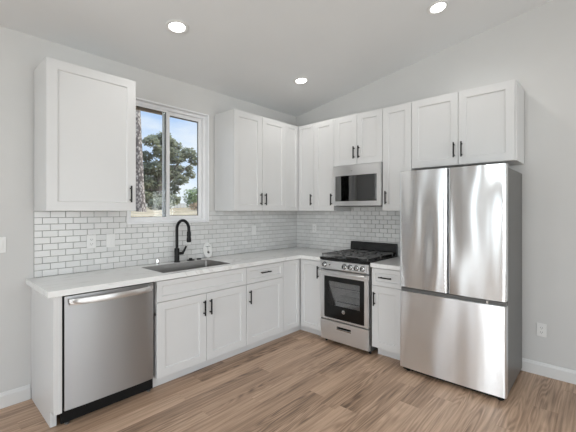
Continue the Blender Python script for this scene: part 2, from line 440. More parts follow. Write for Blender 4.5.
def door(parent, x0, x1, z0, z1, D, h=None, kind='door', fr=.066):
    """D: depth of the carcass front; h: (x, z, vertical) of the pull in the cabinet's frame"""
    o = obj(kind, shaker_bm(x1-x0, z1-z0, fr=fr), 'white', parent, .0015)
    o.location = (x0, -D-.003, z0)
    if h: pull(o, h[0]-x0, h[1]-z0, h[2])
    return o
def carcass(parent, w, h, d, z0=0):
    bm = nb(); box(bm, .0008, w-.0008, -d, -.0135, z0, z0+h); return obj('carcass', bm, 'white', parent, .001)

UZ0, UZ1 = 1.4235, 2.496; UH = UZ1-UZ0; UD = .347
BZ0, BZ1 = .093, .871; DR = .697
G = .0018
# --- wall cabinets on the window wall
c = thing('wall_cabinet', 'tall white wall cabinet with a single door, alone left of the window', 'cabinet', (-2.969, 0, UZ0), 0, 'white shaker wall cabinets')
carcass(c, .605, UH, UD); door(c, G, .605-G, G, UH-G, UD, (.605-.048, .137, True))
c = thing('wall_cabinet', 'wide white double-door wall cabinet right of the window', 'cabinet', (-1.369, 0, UZ0), 0, 'white shaker wall cabinets')
w = .778; xm_ = -.975+1.369
carcass(c, w, UH, UD); door(c, G, xm_-G, G, UH-G, UD, (xm_-.033, .132, True)); door(c, xm_+G, w-G, G, UH-G, UD, (xm_+.035, .132, True))
# --- corner wall cabinet
c = thing('corner_wall_cabinet', 'white corner wall cabinet with two narrow doors meeting at the inside corner', 'cabinet', (-.014, -.014, UZ0))
bm = nb(); prism(bm, [(-.576, 0), (-.576, -UD+.014), (-UD+.014, -UD+.014), (-UD+.014, -.611), (0, -.611), (0, 0)], 0, UH)
obj('carcass', bm, 'white', c, .001)
o = obj('door', shaker_bm(.218, UH-2*G, fr=.045), 'white', c, .0015); o.location = (-.5755, -UD+.014-.0015, G)
o = obj('door', shaker_bm(.252, UH-2*G, fr=.045), 'white', c, .0015); o.location = (-UD+.014-.0015, -.3575, G); o.rotation_euler[2] = R90
pull(o, .222, .135)
# --- wall cabinets on the right wall (local X runs toward the refrigerator)
c = thing('wall_cabinet', 'narrow white wall cabinet between the corner cabinet and the microwave', 'cabinet', (0, -.627, UZ0), R90, 'white shaker wall cabinets')
w = .303; carcass(c, w, UH, UD); door(c, G, w-G, G, UH-G, UD, (w-.028, .133, True))
MZ = 1.936
c = thing('wall_cabinet', 'short white double-door wall cabinet above the microwave', 'cabinet', (0, -.931, MZ), R90, 'white shaker wall cabinets')
w = .622; hh = UZ1-MZ; carcass(c, w, hh, UD); door(c, G, w/2-G, G, hh-G, UD, (w/2-.03, .132, True)); door(c, w/2+G, w-G, G, hh-G, UD, (w/2+.032, .132, True))
c = thing('wall_cabinet', 'narrow white wall cabinet between the microwave and the refrigerator', 'cabinet', (0, -1.554, UZ0), R90, 'white shaker wall cabinets')
w = .314; carcass(c, w, UH, UD); door(c, G, w-G, G, UH-G, UD, (.045, .137, True))
FZ = 1.8375
c = thing('wall_cabinet', 'wide short white double-door wall cabinet above the refrigerator', 'cabinet', (0, -1.869, FZ), R90, 'white shaker wall cabinets')
w = .89; hh = UZ1-FZ; xm_ = .437; carcass(c, w, hh, UD); door(c, G, xm_-G, G, hh-G, UD, (xm_-.032, .135, True)); door(c, xm_+G, w-.014, G, hh-G, UD, (xm_+.033, .135, True))

# --- base cabinets
BD = .6085; BDR = .5965
def kick(parent, w, d=.5475, x0=0):
    bm = nb(); box(bm, x0+.0008, w-.0008, -d, -.02, .0008, BZ0-.0008); return obj('toe_kick', bm, 'white', parent)
c = thing('end_panel', 'white panel closing the left end of the counter run beside the dishwasher', 'panel', (-2.984, 0, 0))
bm = nb()
prof = [(-.001, .001), (-.001, .873), (-.612, .873), (-.612, .11), (-.5475, .11), (-.5475, .001)]
extrude_profile(bm, prof, 0, .018); obj('side_panel', bm, 'white', c, .0012)
bm = nb(); box(bm, .0185, .046, -.630, -.590, .11, .873); box(bm, 0, .0185, -.630, -.6125, .11, .873); obj('stile', bm, 'white', c, .0012)
bm = nb(); box(bm, .0185, .035, -.5475, -.53, .001, .109); obj('toe_kick', bm, 'white', c, .001)

c = thing('base_cabinet', 'wide white sink base cabinet with two doors under a long false drawer front', 'cabinet', (-2.314, 0, 0), 0, 'white shaker base cabinets')
w = .896
carcass(c, w, .545-BZ0+.045, BD, BZ0); bm = nb(); box(bm, .0008, w-.0008, -BD, -.595, .612, BZ1); box(bm, .0008, .018, -.594, -.0135, .612, BZ1); box(bm, w-.018, w-.0008, -.594, -.0135, .612, BZ1); obj('upper_frame', bm, 'white', c)
kick(c, w)
door(c, G, w-G, DR+G, BZ1-.006, BD, None, 'false_front', .042)
door(c, G, w/2-G, BZ0+G, DR-G, BD, (w/2-.032, .573, True)); door(c, w/2+G, w-G, BZ0+G, DR-G, BD, (w/2+.032, .573, True))
c = thing('base_cabinet', 'white base cabinet with a drawer over one door, right of the sink base', 'cabinet', (-1.417, 0, 0), 0, 'white shaker base cabinets')
w = .518; carcass(c, w, BZ1-BZ0, BD, BZ0); kick(c, w)
door(c, G, w-G, DR+G, BZ1-.006, BD, (.241, .791, False), 'drawer', .042); door(c, G, w-G, BZ0+G, DR-G, BD, (.035, .57, True))
# corner base cabinet
c = thing('corner_base_cabinet', 'white corner base cabinet with folding doors left of the stove', 'cabinet', (-.014, -.014, 0))
bm = nb(); prism(bm, [(-.8835, 0), (-.8835, -BD+.014), (-BDR+.014, -BD+.014), (-BDR+.014, -.9255), (0, -.9255), (0, 0)], BZ0, BZ1)
obj('carcass', bm, 'white', c, .001)
kx = -.5335
bm = nb(); prism(bm, [(-.8835, 0), (-.8835, -.5335), (kx+.02, -.5335), (kx+.02, -.9255), (0, -.9255), (0, 0)], .0008, BZ0-.0008)
obj('toe_kick', bm, 'white', c)
o = obj('door', shaker_bm(.263, BZ1-BZ0-.008, fr=.05), 'white', c, .0015); o.location = (-.8825, -BD+.014-.0015, BZ0+G)
o = obj('door', shaker_bm(.305, BZ1-BZ0-.008, fr=.05), 'white', c, .0015); o.location = (-BDR+.014-.0015, -.6185, BZ0+G); o.rotation_euler[2] = R90
pull(o, .272, .65)
# right base cabinet
c = thing('base_cabinet', 'narrow white base cabinet with a drawer over a door, between stove and refrigerator', 'cabinet', (0, -1.571, 0), R90, 'white shaker base cabinets')
w = .318; carcass(c, w, BZ1-BZ0, BDR, BZ0); kick(c, w, .5355, .022)
door(c, G, w-G, DR+G, BZ1-.006, BDR, (.155, .785, False), 'drawer', .042); door(c, G, w-G, BZ0+G, DR-G, BDR, (.036, .571, True))

# --- countertops
CT0, CT1 = .8735, .914
SX0, SX1, SY0, SY1 = -2.225, -1.545, -.56, -.13      # sink cutout
bm = nb()
def top_cells(bm, xs, ys, inside, z0, z1):
    V = {}
    def vt(i, j, k):
        if (i, j, k) not in V: V[(i, j, k)] = bm.verts.new((xs[i], ys[j], (z0, z1)[k]))
        return V[(i, j, k)]
    ok = lambda i, j: 0 <= i < len(xs)-1 and 0 <= j < len(ys)-1 and inside((xs[i]+xs[i+1])/2, (ys[j]+ys[j+1])/2)
    for i in range(len(xs)-1):
        for j in range(len(ys)-1):
            if not ok(i, j): continue
            for k in (0, 1): bm.faces.new([vt(i, j, k), vt(i+1, j, k), vt(i+1, j+1, k), vt(i, j+1, k)])
            for di, dj, e in ((-1, 0, ((i, j), (i, j+1))), (1, 0, ((i+1, j), (i+1, j+1))), (0, -1, ((i, j), (i+1, j))), (0, 1, ((i, j+1), (i+1, j+1)))):
                if not ok(i+di, j+dj): bm.faces.new([vt(*e[0], 0), vt(*e[1], 0), vt(*e[1], 1), vt(*e[0], 1)])
xs = [-3.018, SX0, SX1, -.6386, -.0015]; ys = [-.9475, -.65, SY0, SY1, -.0015]
top_cells(bm, xs, ys, lambda x, y: (y > -.65 or x > -.6386) and not (SX0 < x < SX1 and SY0 < y < SY1), CT0, CT1)
ct = tag(obj('countertop', bm, 'quartz', None, .002), 'long white veined quartz countertop running from the dishwasher round the corner to the stove', 'countertop')
bm = nb(); box(bm, -.6386, -.0015, -1.891, -1.566, CT0, CT1)
tag(obj('countertop', bm, 'quartz', None, .002), 'short white quartz countertop between the stove and the refrigerator', 'countertop')

# --- tile backsplashes: 2 x 4 inch running bond
def backsplash(name, L, rects, label, loc, rotz, skip=()):
    t = thing(name, label, 'backsplash', loc, rotz)
    P, H, gp, th = .1016, .0508, .0030, .0075
    bm = nb()
    for (a0, a1, z0, z1) in rects: box(bm, a0, a1, -.004, -.0003, z0, z1)
    obj('grout', bm, 'grout', t)
    bm = nb(); tl = bm.loops.layers.color.new('tone'); rnd = random.Random(5)
    def tile(a, b, z0, z1):
        y0, y1, s = -.0041, -th-.004, .0018
        B = [bm.verts.new(p) for p in ((a, y0, z0), (b, y0, z0), (b, y0, z1), (a, y0, z1))]
        Mv = [bm.verts.new((p.co.x, y1+s, p.co.z)) for p in B]
        F = [bm.verts.new(p) for p in ((a+s, y1, z0+s), (b-s, y1, z0+s), (b-s, y1, z1-s), (a+s, y1, z1-s))]
        fs = [bm.faces.new(F)]
        for i in range(4):
            j = (i+1) % 4; fs += [bm.faces.new((B[i], B[j], Mv[j], Mv[i])), bm.faces.new((Mv[i], Mv[j], F[j], F[i]))]
        tn = rnd.random(); tn = (tn, tn, tn, 1)
        for f in fs:
            for lp in f.loops: lp[tl] = tn
    rows = int(math.ceil((2.0-.9)/H))
    ztop = 1.4225
    for r in range(-4, rows):
        z1 = ztop-r*H; z0 = z1-H
        off = (P/2 if r % 2 else 0)
        k = -1
        while True:
            a = k*P+off; b = a+P; k += 1
            if a > L: break
            cut = []
            for (ra0, ra1, rz0, rz1) in rects:
                aa, bb, za, zb = max(a, ra0), min(b, ra1), max(z0, rz0), min(z1, rz1)
                if bb-aa <= 0 or zb-za < .008: continue
                if cut and abs(cut[-1][1]-aa) < .002 and abs(cut[-1][2]-za) < .012 and abs(cut[-1][3]-zb) < .001: cut[-1][1] = bb
                else: cut.append([aa, bb, za, zb])
            for aa, bb, za, zb in cut:
                if bb-aa > .008: tile(aa+gp/2, bb-gp/2, za+gp/2, zb-gp/2)
    obj('tiles', bm, 'tile', t)
    return t
bx = -2.968
backsplash('tile_backsplash', 2.97, [(0, WX0-bx-.0005, .9145, 1.4225), (WX0-bx-.0005, WX1-bx+.0005, .9145, WZ0-.0005), (WX1-bx+.0005, -bx-.001, .9145, 1.4225)],
           'glossy white subway tile backsplash under the window with staggered bricks and grey grout', (bx, 0, 0), 0)
backsplash('tile_backsplash', 1.9, [(.0125, .931, .9145, 1.4225), (.931, 1.5535, .9145, 1.52), (1.5535, 1.90, .9145, 1.4225)],
           'glossy white subway tile backsplash behind the stove on the right wall', (0, 0, 0), R90)

# --- electric plates
def plate(name, label, cat, loc, rotz, kind='outlet', w=.07, h=.115):
    t = thing(name, label, cat, loc, rotz)
    bm = nb(); box(bm, -w/2, w/2, -.006, -.0003, -h/2, h/2); obj('cover_plate', bm, 'plate', t, .0025)
    if kind == 'outlet':
        bm = nb(); box(bm, -.017, .017, -.0085, -.0062, -.034, .034); r = obj('receptacle', bm, 'plate', t, .001)
        for s in (-1, 1):
            bm = nb()
            for dx in (-.007, .007): box(bm, dx-.0012, dx+.0012, -.0092, -.0087, s*.019-.003, s*.019+.006)
            box(bm, -.002, .002, -.0092, -.0087, s*.019-.011, s*.019-.007)
            obj('slot', bm, 'slot', r)
    else:
        n_ = 1 if w < .1 else 2
        for k in range(n_):
            cx = 0 if n_ == 1 else (-.023, .023)[k]
            bm = nb(); box(bm, cx-.0165, cx+.0165, -.0075, -.0062, -.034, .034); box(bm, cx-.014, cx+.014, -.0095, -.0076, -.031, .031); obj('rocker', bm, 'plate', t, .001)
    return t
YB = -.0122
plate('wall_outlet', 'white outlet on the backsplash, nearer the left end of the counter', 'outlet', (-2.583, YB, 1.163), 0)
plate('light_switch', 'white switch plate on the backsplash between the left outlet and the window', 'switch', (-2.433, YB, 1.163), 0, 'switch')
plate('light_switch', 'white switch plate on the window wall backsplash, right of the sink', 'switch', (-.80, YB, 1.185), 0, 'switch')
plate('wall_outlet', 'white outlet on the backsplash left of the stove', 'outlet', (YB, -.345, 1.19), R90)
plate('wall_outlet', 'white outlet low on the grey wall right of the refrigerator', 'outlet', (0, -2.885, .392), R90)
plate('light_switch', 'white switch plate on the bare grey wall at the left edge', 'switch', (-3.185, 0, 1.178), 0, 'switch', w=.115)

# ------------------------------------------------------------------ dishwasher
t = thing('dishwasher', 'stainless steel dishwasher with a bowed bar handle at the left end of the counter', 'dishwasher', (-2.936, 0, 0))
bm = nb(); box(bm, .003, .618, -.585, -.03, .118, .869); box(bm, .05, .57, -.52, -.05, .02, .119); obj('body', bm, 'rubber', t)
bm = nb(); nx, W0, W1 = 18, .012, .600
F_ = []; Bk = []
for i in range(nx+1):
    u = i/nx; x = W0+(W1-W0)*u; y = -.622-.009*(1-(2*u-1)**4)
    F_.append([bm.verts.new((x, y, z)) for z in (.112, .3, .5, .7, .863)]); Bk.append([bm.verts.new((x, -.59, z)) for z in (.112, .863)])
for i in range(nx):
    for j in range(4): bm.faces.new((F_[i][j], F_[i+1][j], F_[i+1][j+1], F_[i][j+1]))
    bm.faces.new((Bk[i][0], Bk[i+1][0], F_[i+1][0], F_[i][0])); bm.faces.new((F_[i][4], F_[i+1][4], Bk[i+1][1], Bk[i][1])); bm.faces.new((Bk[i+1][0], Bk[i][0], Bk[i][1], Bk[i+1][1]))
for i in (0, nx): bm.faces.new([*F_[i], Bk[i][1], Bk[i][0]])
dr = obj('door', bm, 'steel_dw', t, .002)
bm = nb(); pts = []
for i in range(21):
    u = i/20; pts.append((.035+.54*u, -.645-.045*(1-(2*u-1)**2)**.6, .826))
rows = []
for p in pts:
    rows.append([bm.verts.new((p[0], p[1]+dy, p[2]+dz)) for dy, dz in ((.006, -.019), (-.004, -.021), (-.009, -.011), (-.009, .011), (-.004, .021), (.006, .019))])
for a, b in zip(rows, rows[1:]):
    for k in range(6): bm.faces.new((a[k], a[(k+1) % 6], b[(k+1) % 6], b[k]))
bm.faces.new(rows[0]); bm.faces.new(rows[-1][::-1])
for x in (.042, .567): box(bm, x-.012, x+.012, -.662, -.6255, .823, .847)
obj('handle', bm, 'steel_h', dr, .002, True)
bm = nb(); box(bm, .004, .616, -.575, -.56, .012, .108); obj('toe_kick', bm, 'rubber', t, .001)
for x in (.04, .585):
    bm = nb(); cyl(bm, (x, -.570, .0005), (x, -.570, .0115), .014); obj('foot', bm, 'sidegrey', t, smooth=True)

# ------------------------------------------------------------------ sink, faucet and things round it
t = thing('kitchen_sink', 'undermount stainless steel single bowl sink set in the countertop below the window', 'sink', ((SX0+SX1)/2, (SY0+SY1)/2, .9135))
hx, hy = (SX1-SX0)/2, (SY1-SY0)/2
bm = nb()
def rr(ix, z, r=.03, n_=5):
    pts = []
    X, Y = hx-ix, hy-ix
    for cx, cy, a0 in ((X-r, Y-r, 0), (-X+r, Y-r, PI/2), (-X+r, -Y+r, PI), (X-r, -Y+r, 1.5*PI)):
        for k in range(n_+1):
            a = a0+PI/2*k/n_; pts.append((cx+r*math.cos(a), cy+r*math.sin(a), z))
    return [bm.verts.new(p) for p in pts]
R_ = [rr(.0012, -.0008, .012), rr(.0035, -.0008, .012), rr(.0040, -.004, .012), rr(.012, -.24, .02), rr(.03, -.258, .03), rr(.12, -.262, .05)]
for a, b in zip(R_, R_[1:]):
    for i in range(len(a)): bm.faces.new((a[i], a[(i+1) % len(a)], b[(i+1) % len(a)], b[i]))
bm.faces.new(R_[-1])
o = obj('bowl', bm, 'sink', t, smooth=True)
so = o.modifiers.new('thickness', 'SOLIDIFY'); so.thickness = .0015; so.offset = -1
bm = nb(); lathe(bm, [(.045, -.2615), (.043, -.258), (.03, -.2595), (.001, -.2595)]); obj('drain', bm, 'chrome', t, smooth=True)

t = thing('kitchen_faucet', 'matte black gooseneck pull-down faucet standing behind the sink', 'faucet', (-1.846, -.075, .9142))
bm = nb(); lathe(bm, [(.030, 0), (.030, .006), (.025, .010), (.024, .012), (.024, .135), (.0185, .14), (.0001, .14)], seg=28); obj('body', bm, 'black', t, smooth=True)
bm = nb(); pts = [(0, 0, .135), (0, 0, .2), (0, 0, .265)]; Rr = .085
dx, dy = .20, -.98
pts += [(dx*Rr*(1-math.cos(a)), dy*Rr*(1-math.cos(a)), .33+Rr*math.sin(a)) for a in [PI*k/16 for k in range(17)]]
ex = pts[-1]; pts += [(ex[0], ex[1], .30)]
tube(bm, pts, .0145, 16); obj('gooseneck', bm, 'black', t, smooth=True)
bm = nb(); lathe(bm, [(.0155, .315), (.019, .30), (.020, .27), (.0175, .258), (.021, .245), (.022, .215), (.018, .205), (.0001, .205)], (ex[0], ex[1], 0), seg=24)
sp = obj('spray_head', bm, 'black', t, smooth=True)
bm = nb(); box(bm, ex[0]-.006, ex[0]+.006, ex[1]-.024, ex[1]-.015, .222, .27); obj('spray_button', bm, 'rubber', sp, .002)
bm = nb(); cyl(bm, (.018, -.004, .085), (.062, -.012, .085), .016, .015, 20); tube(bm, [(.055, -.011, .088), (.068, -.018, .11), (.085, -.028, .155)], [.014, .011, .009], 12)
obj('lever', bm, 'black', t, smooth=True)

bm = nb(); lathe(bm, [(.020, 0), (.020, .004), (.0165, .006), (.0165, .045), (.014, .052), (.0001, .053)], seg=24)
o = tag(obj('air_gap_cap', bm, 'chrome', None, smooth=True), 'small chrome air gap cap on the counter left of the faucet', 'air gap'); o.location = (-2.04, -.07, .9142)
bm = nb(); lathe(bm, [(.040, 0), (.040, .004), (.034, .008), (.018, .010), (.016, .024), (.0001, .025)], seg=24)
o = tag(obj('soap_dispenser', bm, 'black', None, smooth=True), 'black round dispenser collar on the counter just right of the faucet', 'dispenser'); o.location = (-1.695, -.075, .9142)
bm = nb(); lathe(bm, [(.024, 0), (.024, .006), (.020, .011), (.0001, .012)], seg=24)
o = tag(obj('disposal_button', bm, 'black', None, smooth=True), 'small flat black button on the counter behind the sink, right of the dispenser collar', 'button'); o.location = (-1.60, -.075, .9142)
t = thing('strainer_dish', 'small oval white dish with a dark clip leaning on the backsplash right of the faucet', 'dish', (-1.47, -.05, .9155)); t.rotation_euler = (-.20, 0, 0)
bm = nb(); rings = []
for r_, y_ in ((1, 0), (1.0, -.004), (.84, -.006), (.78, -.002), (.001, -.002)):
    rings.append([bm.verts.new((.055*r_*math.cos(a), y_, .084+.084*r_*math.sin(a))) for a in [2*PI*k/32 for k in range(32)]])
for a, b in zip(rings, rings[1:]):
    for i in range(32): bm.faces.new((a[i], a[(i+1) % 32], b[(i+1) % 32], b[i]))
bm.faces.new(rings[0][::-1]); bm.faces.new(rings[-1]); obj('oval_plate', bm, 'plate', t, smooth=True)
bm = nb(); box(bm, -.028, .03, -.010, -.0065, .118, .124); box(bm, -.004, .002, -.009, -.0065, .075, .118); obj('clip', bm, 'chrome', t, .001)
bm = nb(); lathe(bm, [(.014, -.0022), (.014, -.006), (.0001, -.007)], (0.005, 0, .06), 'Y', 20); obj('strainer_cup', bm, 'chrome', t, smooth=True)

# ------------------------------------------------------------------ range
t = thing('gas_range', 'slim stainless steel gas range with black oven window, between the base cabinets', 'stove', (0, -.955, 0), R90)
RW = .604
bm = nb(); box(bm, .001, .012, -.615, -.03, .03, .905); box(bm, RW-.012, RW-.001, -.615, -.03, .03, .905)
box(bm, .012, RW-.012, -.05, -.03, .03, .905); box(bm, .012, RW-.012, -.615, -.05, .03, .27); box(bm, .012, RW-.012, -.615, -.05, .77, .905)
obj('body', bm, 'sidegrey', t)
bm = nb()                                           # oven cavity liner
ring(bm, .045, RW-.045, .285, .755, .004, -.60, -.10); box(bm, .045, RW-.045, -.10, -.096, .285, .755); cav = obj('oven_cavity', bm, 'inner', t)
for z in (.45, .60):
    bm = nb()
    for k in range(19):
        x = .06+k*(RW-.12)/18; cyl(bm, (x, -.58, z), (x, -.12, z), .003, seg=6)
    for y in (-.58, -.35, -.12): cyl(bm, (.055, y, z), (RW-.055, y, z), .0055, seg=6)
    obj('rack', bm, 'rack', cav, smooth=True)
# door: steel frame, dark glass
od = thing('oven_door', '', ''); 
for k in ('label', 'category'): del od[k]
od.parent = t
bm = nb(); z0, z1 = .268, .790
box(bm, .004, .052, -.655, -.617, z0, z1); box(bm, RW-.052, RW-.004, -.655, -.617, z0, z1)
box(bm, .052, RW-.052, -.655, -.617, z0, z0+.018); box(bm, .052, RW-.052, -.655, -.617, .728, z1); obj('door_frame', bm, 'steel_h', od, .002)
bm = nb(); ring(bm, .0525, RW-.0525, z0+.0185, .7275, .052, -.652, -.640, .135); obj('glass_border', bm, 'enamel', od)
bm = nb(); box(bm, .10, RW-.10, -.650, -.645, z0+.15, .68); obj('window_glass', bm, 'ovenglass', od)
bm = nb(); pts = [(.012, -.700, .775), (.10, -.712, .775), (.30, -.718, .775), (.50, -.712, .775), (RW-.012, -.700, .775)]
rows = []
for p in pts: rows.append([bm.verts.new((p[0], p[1]+a, p[2]+b)) for a, b in ((.008, -.013), (-.004, -.014), (-.010, -.006), (-.010, .006), (-.004, .014), (.008, .013))])
for a, b in zip(rows, rows[1:]):
    for k in range(6): bm.faces.new((a[k], a[(k+1) % 6], b[(k+1) % 6], b[k]))
bm.faces.new(rows[0]); bm.faces.new(rows[-1][::-1])
for x in (.022, RW-.022): box(bm, x-.010, x+.010, -.70, -.6555, .764, .786)
obj('handle', bm, 'steel_h', od, .002, True)

def text_mesh(body, size, depth, name, m, parent, loc, rot=(PI/2, 0, 0)):
    cu = bpy.data.curves.new(name, 'FONT'); cu.body = body; cu.size = size; cu.extrude = depth; cu.align_x = 'CENTER'; cu.align_y = 'CENTER'; cu.shear = .3
    tmp = bpy.data.objects.new(name+'_tmp', cu); COL.objects.link(tmp)
    bpy.context.view_layer.update()
    me = bpy.data.meshes.new_from_object(tmp.evaluated_get(bpy.context.evaluated_depsgraph_get())); me.name = name
    bpy.data.objects.remove(tmp); bpy.data.curves.remove(cu)
    o = bpy.data.objects.new(name, me); COL.objects.link(o); me.materials.clear(); me.materials.append(M[m]); o.parent = parent; o.location = loc; o.rotation_euler = rot
    return o
bm = nb(); lathe(bm, [(.0195, -.6521), (.0195, -.6535), (.0001, -.6535)], (.303, 0, .372), 'Y', 28); lg = obj('badge', bm, 'chrome', od)
text_mesh('GE', .022, .0002, 'badge_letters', 'sidegrey', lg, (.303, -.6541, .372))
# control panel with knobs
bm = nb(); extrude_profile(bm, [(-.617, .800), (-.655, .800), (-.668, .812), (-.660, .893), (-.617, .897)], .003, RW-.003); cp = obj('control_panel', bm, 'steel_h', t, .002)
def knob(px, z, ypl, r=.019):
    bm = nb(); lathe(bm, [(r*1.25, ypl), (r*1.25, ypl-.004), (r*1.02, ypl-.006), (r*.93, ypl-.026), (r*.8, ypl-.030), (.0001, ypl-.030)], (px, 0, z), 'Y', 24)
    k = obj('knob', bm, 'steel', cp, smooth=True)
    bm = nb(); box(bm, px-.0045, px+.0045, ypl-.036, ypl-.030, z-r*.85, z+r*.85); obj('grip', bm, 'rubber', k, .001)
    bm = nb(); lathe(bm, [(r*1.5, ypl+.0015), (r*1.5, ypl-.0008), (r*1.26, ypl-.0008), (r*1.26, ypl+.0015)], (px, 0, z), 'Y', 24); obj('dial_ring', bm, 'rubber', k)
for x in (.068, .322, .393, .468, .540): knob(x, .850, -.6665)
bm = nb(); lathe(bm, [(.008, -.664), (.008, -.668), (.0001, -.669)], (.136, 0, .852), 'Y', 16); obj('button', bm, 'rubber', cp, smooth=True)
# storage drawer
bm = nb(); zt_ = .252
def slab_hole(bm, x0, x1, z0, z1, hx0, hx1, hz0, hz1, y0, y1):
    box(bm, x0, hx0, y0, y1, z0, z1); box(bm, hx1, x1, y0, y1, z0, z1); box(bm, hx0, hx1, y0, y1, z0, hz0); box(bm, hx0, hx1, y0, y1, hz1, z1)
slab_hole(bm, .004, RW-.004, .045, zt_, .218, .392, .180, .208, -.648, -.617); sd = obj('storage_drawer', bm, 'steel_h', t)
bm = nb(); box(bm, .2185, .3915, -.627, -.620, .1805, .2075); obj('recess', bm, 'rubber', sd)
bm = nb(); box(bm, .215, .395, -.654, -.6485, .174, .184); obj('handle_lip', bm, 'steel', sd, .001)
for x in (.03, RW-.03):
    for y in (-.58, -.08):
        bm = nb(); cyl(bm, (x, y, .0005), (x, y, .03), .014); obj('foot', bm, 'rubber', t)
# cooktop
bm = nb(); box(bm, -.001, RW+.001, -.668, -.088, .9155, .928); box(bm, .003, RW-.003, -.662, -.09, .899, .9155); ck = obj('cooktop', bm, 'enamel', t, .003)
for x, y, r in ((.15, -.50, .048), (.455, -.50, .042), (.15, -.23, .038), (.455, -.23, .045)):
    bm = nb(); lathe(bm, [(r+.012, .9285), (r+.010, .936), (r, .937), (r, .944), (r-.004, .947), (.0001, .947)], (x, y, 0), seg=24); obj('burner', bm, 'iron', ck, smooth=True)
for gx0, gx1 in ((.014, .299), (.305, .590)):
    bm = nb(); z0, z1 = .951, .963; y0, y1 = -.645, -.105; b = .0065
    box(bm, gx0, gx1, y0, y0+2*b, z0, z1); box(bm, gx0, gx1, y1-2*b, y1, z0, z1); box(bm, gx0, gx0+2*b, y0, y1, z0, z1); box(bm, gx1-2*b, gx1, y0, y1, z0, z1)
    cx = (gx0+gx1)/2; ym = (y0+y1)/2; box(bm, gx0, gx1, ym-b, ym+b, z0, z1)
    for yc in (-.50, -.23):
        for k in range(4):
            a = PI/4+k*PI/2; dx_, dy_ = math.cos(a), math.sin(a)
            cyl(bm, (cx+dx_*.03, yc+dy_*.03, z1-.004), (cx+dx_*.135*.98, yc+dy_*.135*.9, z1-.005), .0055, seg=6)
        box(bm, cx-b*.7, cx+b*.7, yc+.03, yc+.13, z0+.002, z1+.002); box(bm, cx-b*.7, cx+b*.7, yc-.13, yc-.03, z0+.002, z1+.002)
        box(bm, gx0, cx-.03, yc-b*.7, yc+b*.7, z0+.002, z1+.002); box(bm, cx+.03, gx1, yc-b*.7, yc+b*.7, z0+.002, z1+.002)
    for x in (gx0+.008, gx1-.008):
        for y in (y0+.008, ym, y1-.008): cyl(bm, (x, y, .9283), (x, y, z0+.002), .006, seg=8)
    obj('grate', bm, 'iron', ck, .0012)
bm = nb(); extrude_profile(bm, [(-.030, .90), (-.086, .90), (-.086, .935), (-.066, .95), (-.058, 1.052), (-.052, 1.057), (-.030, 1.057)], .001, RW-.001); obj('backguard', bm, 'enamel', t, .002)

# ------------------------------------------------------------------ microwave
t = thing('microwave', 'stainless steel over-the-range microwave with a dark glass door under the short cabinet', 'microwave', (0, -.9335, 1.480), R90)
MW, MH = .617, .4535
bm = nb(); box(bm, .001, MW-.001, -.372, -.014, .006, MH); obj('body', bm, 'rubber', t)
bm = nb(); slab_hole(bm, 0, MW, .002, MH-.003, .038, MW-.046, .052, .338, -.402, -.374); md = obj('door', bm, 'steel_h', t)
bm = nb(); box(bm, .0385, MW-.0465, -.399, -.392, .0525, .3375); obj('door_glass', bm, 'mwglass', md)
bm = nb(); ring(bm, .0385, MW-.0465, .0525, .3375, .02, -.391, -.385); obj('glass_border', bm, 'enamel', md)
bm = nb(); box(bm, .045, MW-.055, -.384, -.376, .06, .33); obj('mesh_screen', bm, 'inner', md)
bm = nb(); lathe(bm, [(.008, -.4021), (.008, -.4032), (.0001, -.4032)], (.262, 0, .388), 'Y', 24); lg = obj('badge', bm, 'chrome', md)
text_mesh('GE', .0095, .0002, 'badge_letters', 'sidegrey', lg, (.262, -.4036, .388))
bm = nb(); box(bm, .02, MW-.02, -.36, -.03, -.004, .0055); obj('vent_base', bm, 'sidegrey', t)

# ------------------------------------------------------------------ refrigerator
t = thing('refrigerator', 'large stainless steel refrigerator with French doors over a bottom freezer drawer', 'refrigerator', (0, -1.913, 0), R90)
FW = .837
bm = nb(); box(bm, .004, FW-.004, -.655, -.035, .035, 1.755); bx_ = obj('body', bm, 'sidegrey', t, .004)
def fridge_door(name, x0, x1, z0, z1, m, bulge, pocket=False):
    bm = nb(); nx, nz_ = 36, 30; yb, yf = -.661, -.7205
    F = []
    r = .012
    us = [0, .006, .015, .03]+[.03+(.94)*k/nx for k in range(1, nx)]+[.97, .985, .994, 1]
    w = x1-x0
    for u in us:
        e = min(u, 1-u)*w
        y = yf-bulge*(1-(2*u-1)**2)
        if e < r: y += r-math.sqrt(max(0, r*r-(r-e)**2))
        col = []
        for k in range(nz_+1):
            v_ = k/nz_; ez = min(v_, 1-v_)*(z1-z0)
            yy = y-.0022*math.sin(PI*v_)*math.cos(2*PI*u)
            col.append(bm.verts.new((x0+w*u, yy, z0+(z1-z0)*v_)))
        F.append(col)
    for a, b in zip(F, F[1:]):
        for k in range(nz_): bm.faces.new((a[k], b[k], b[k+1], a[k+1]))
    Bb = [bm.verts.new((c_[0].co.x, yb, z0)) for c_ in F]; Bt = [bm.verts.new((c_[0].co.x, yb, z1)) for c_ in F]
    for i in range(len(F)-1):
        bm.faces.new((F[i+1][0], F[i][0], Bb[i], Bb[i+1])); bm.faces.new((F[i][-1], F[i+1][-1], Bt[i+1], Bt[i])); bm.faces.new((Bb[i], Bt[i], Bt[i+1], Bb[i+1]))
    bm.faces.new([*F[0], Bt[0], Bb[0]]); bm.faces.new([*F[-1][::-1], Bb[-1], Bt[-1]])
    return obj(name, bm, m, t, 0, True)
fridge_door('door', 0, .4145, .752, 1.775, 'steel_fr', .004); fridge_door('door', .4225, FW, .752, 1.775, 'steel_fr', .006)
fridge_door('freezer_drawer', 0, FW, .042, .715, 'steel_fz', .008)
bm = nb(); box(bm, .006, FW-.006, -.700, -.6555, .7155, .742); obj('handle_recess', bm, 'sidegrey', t, .001)
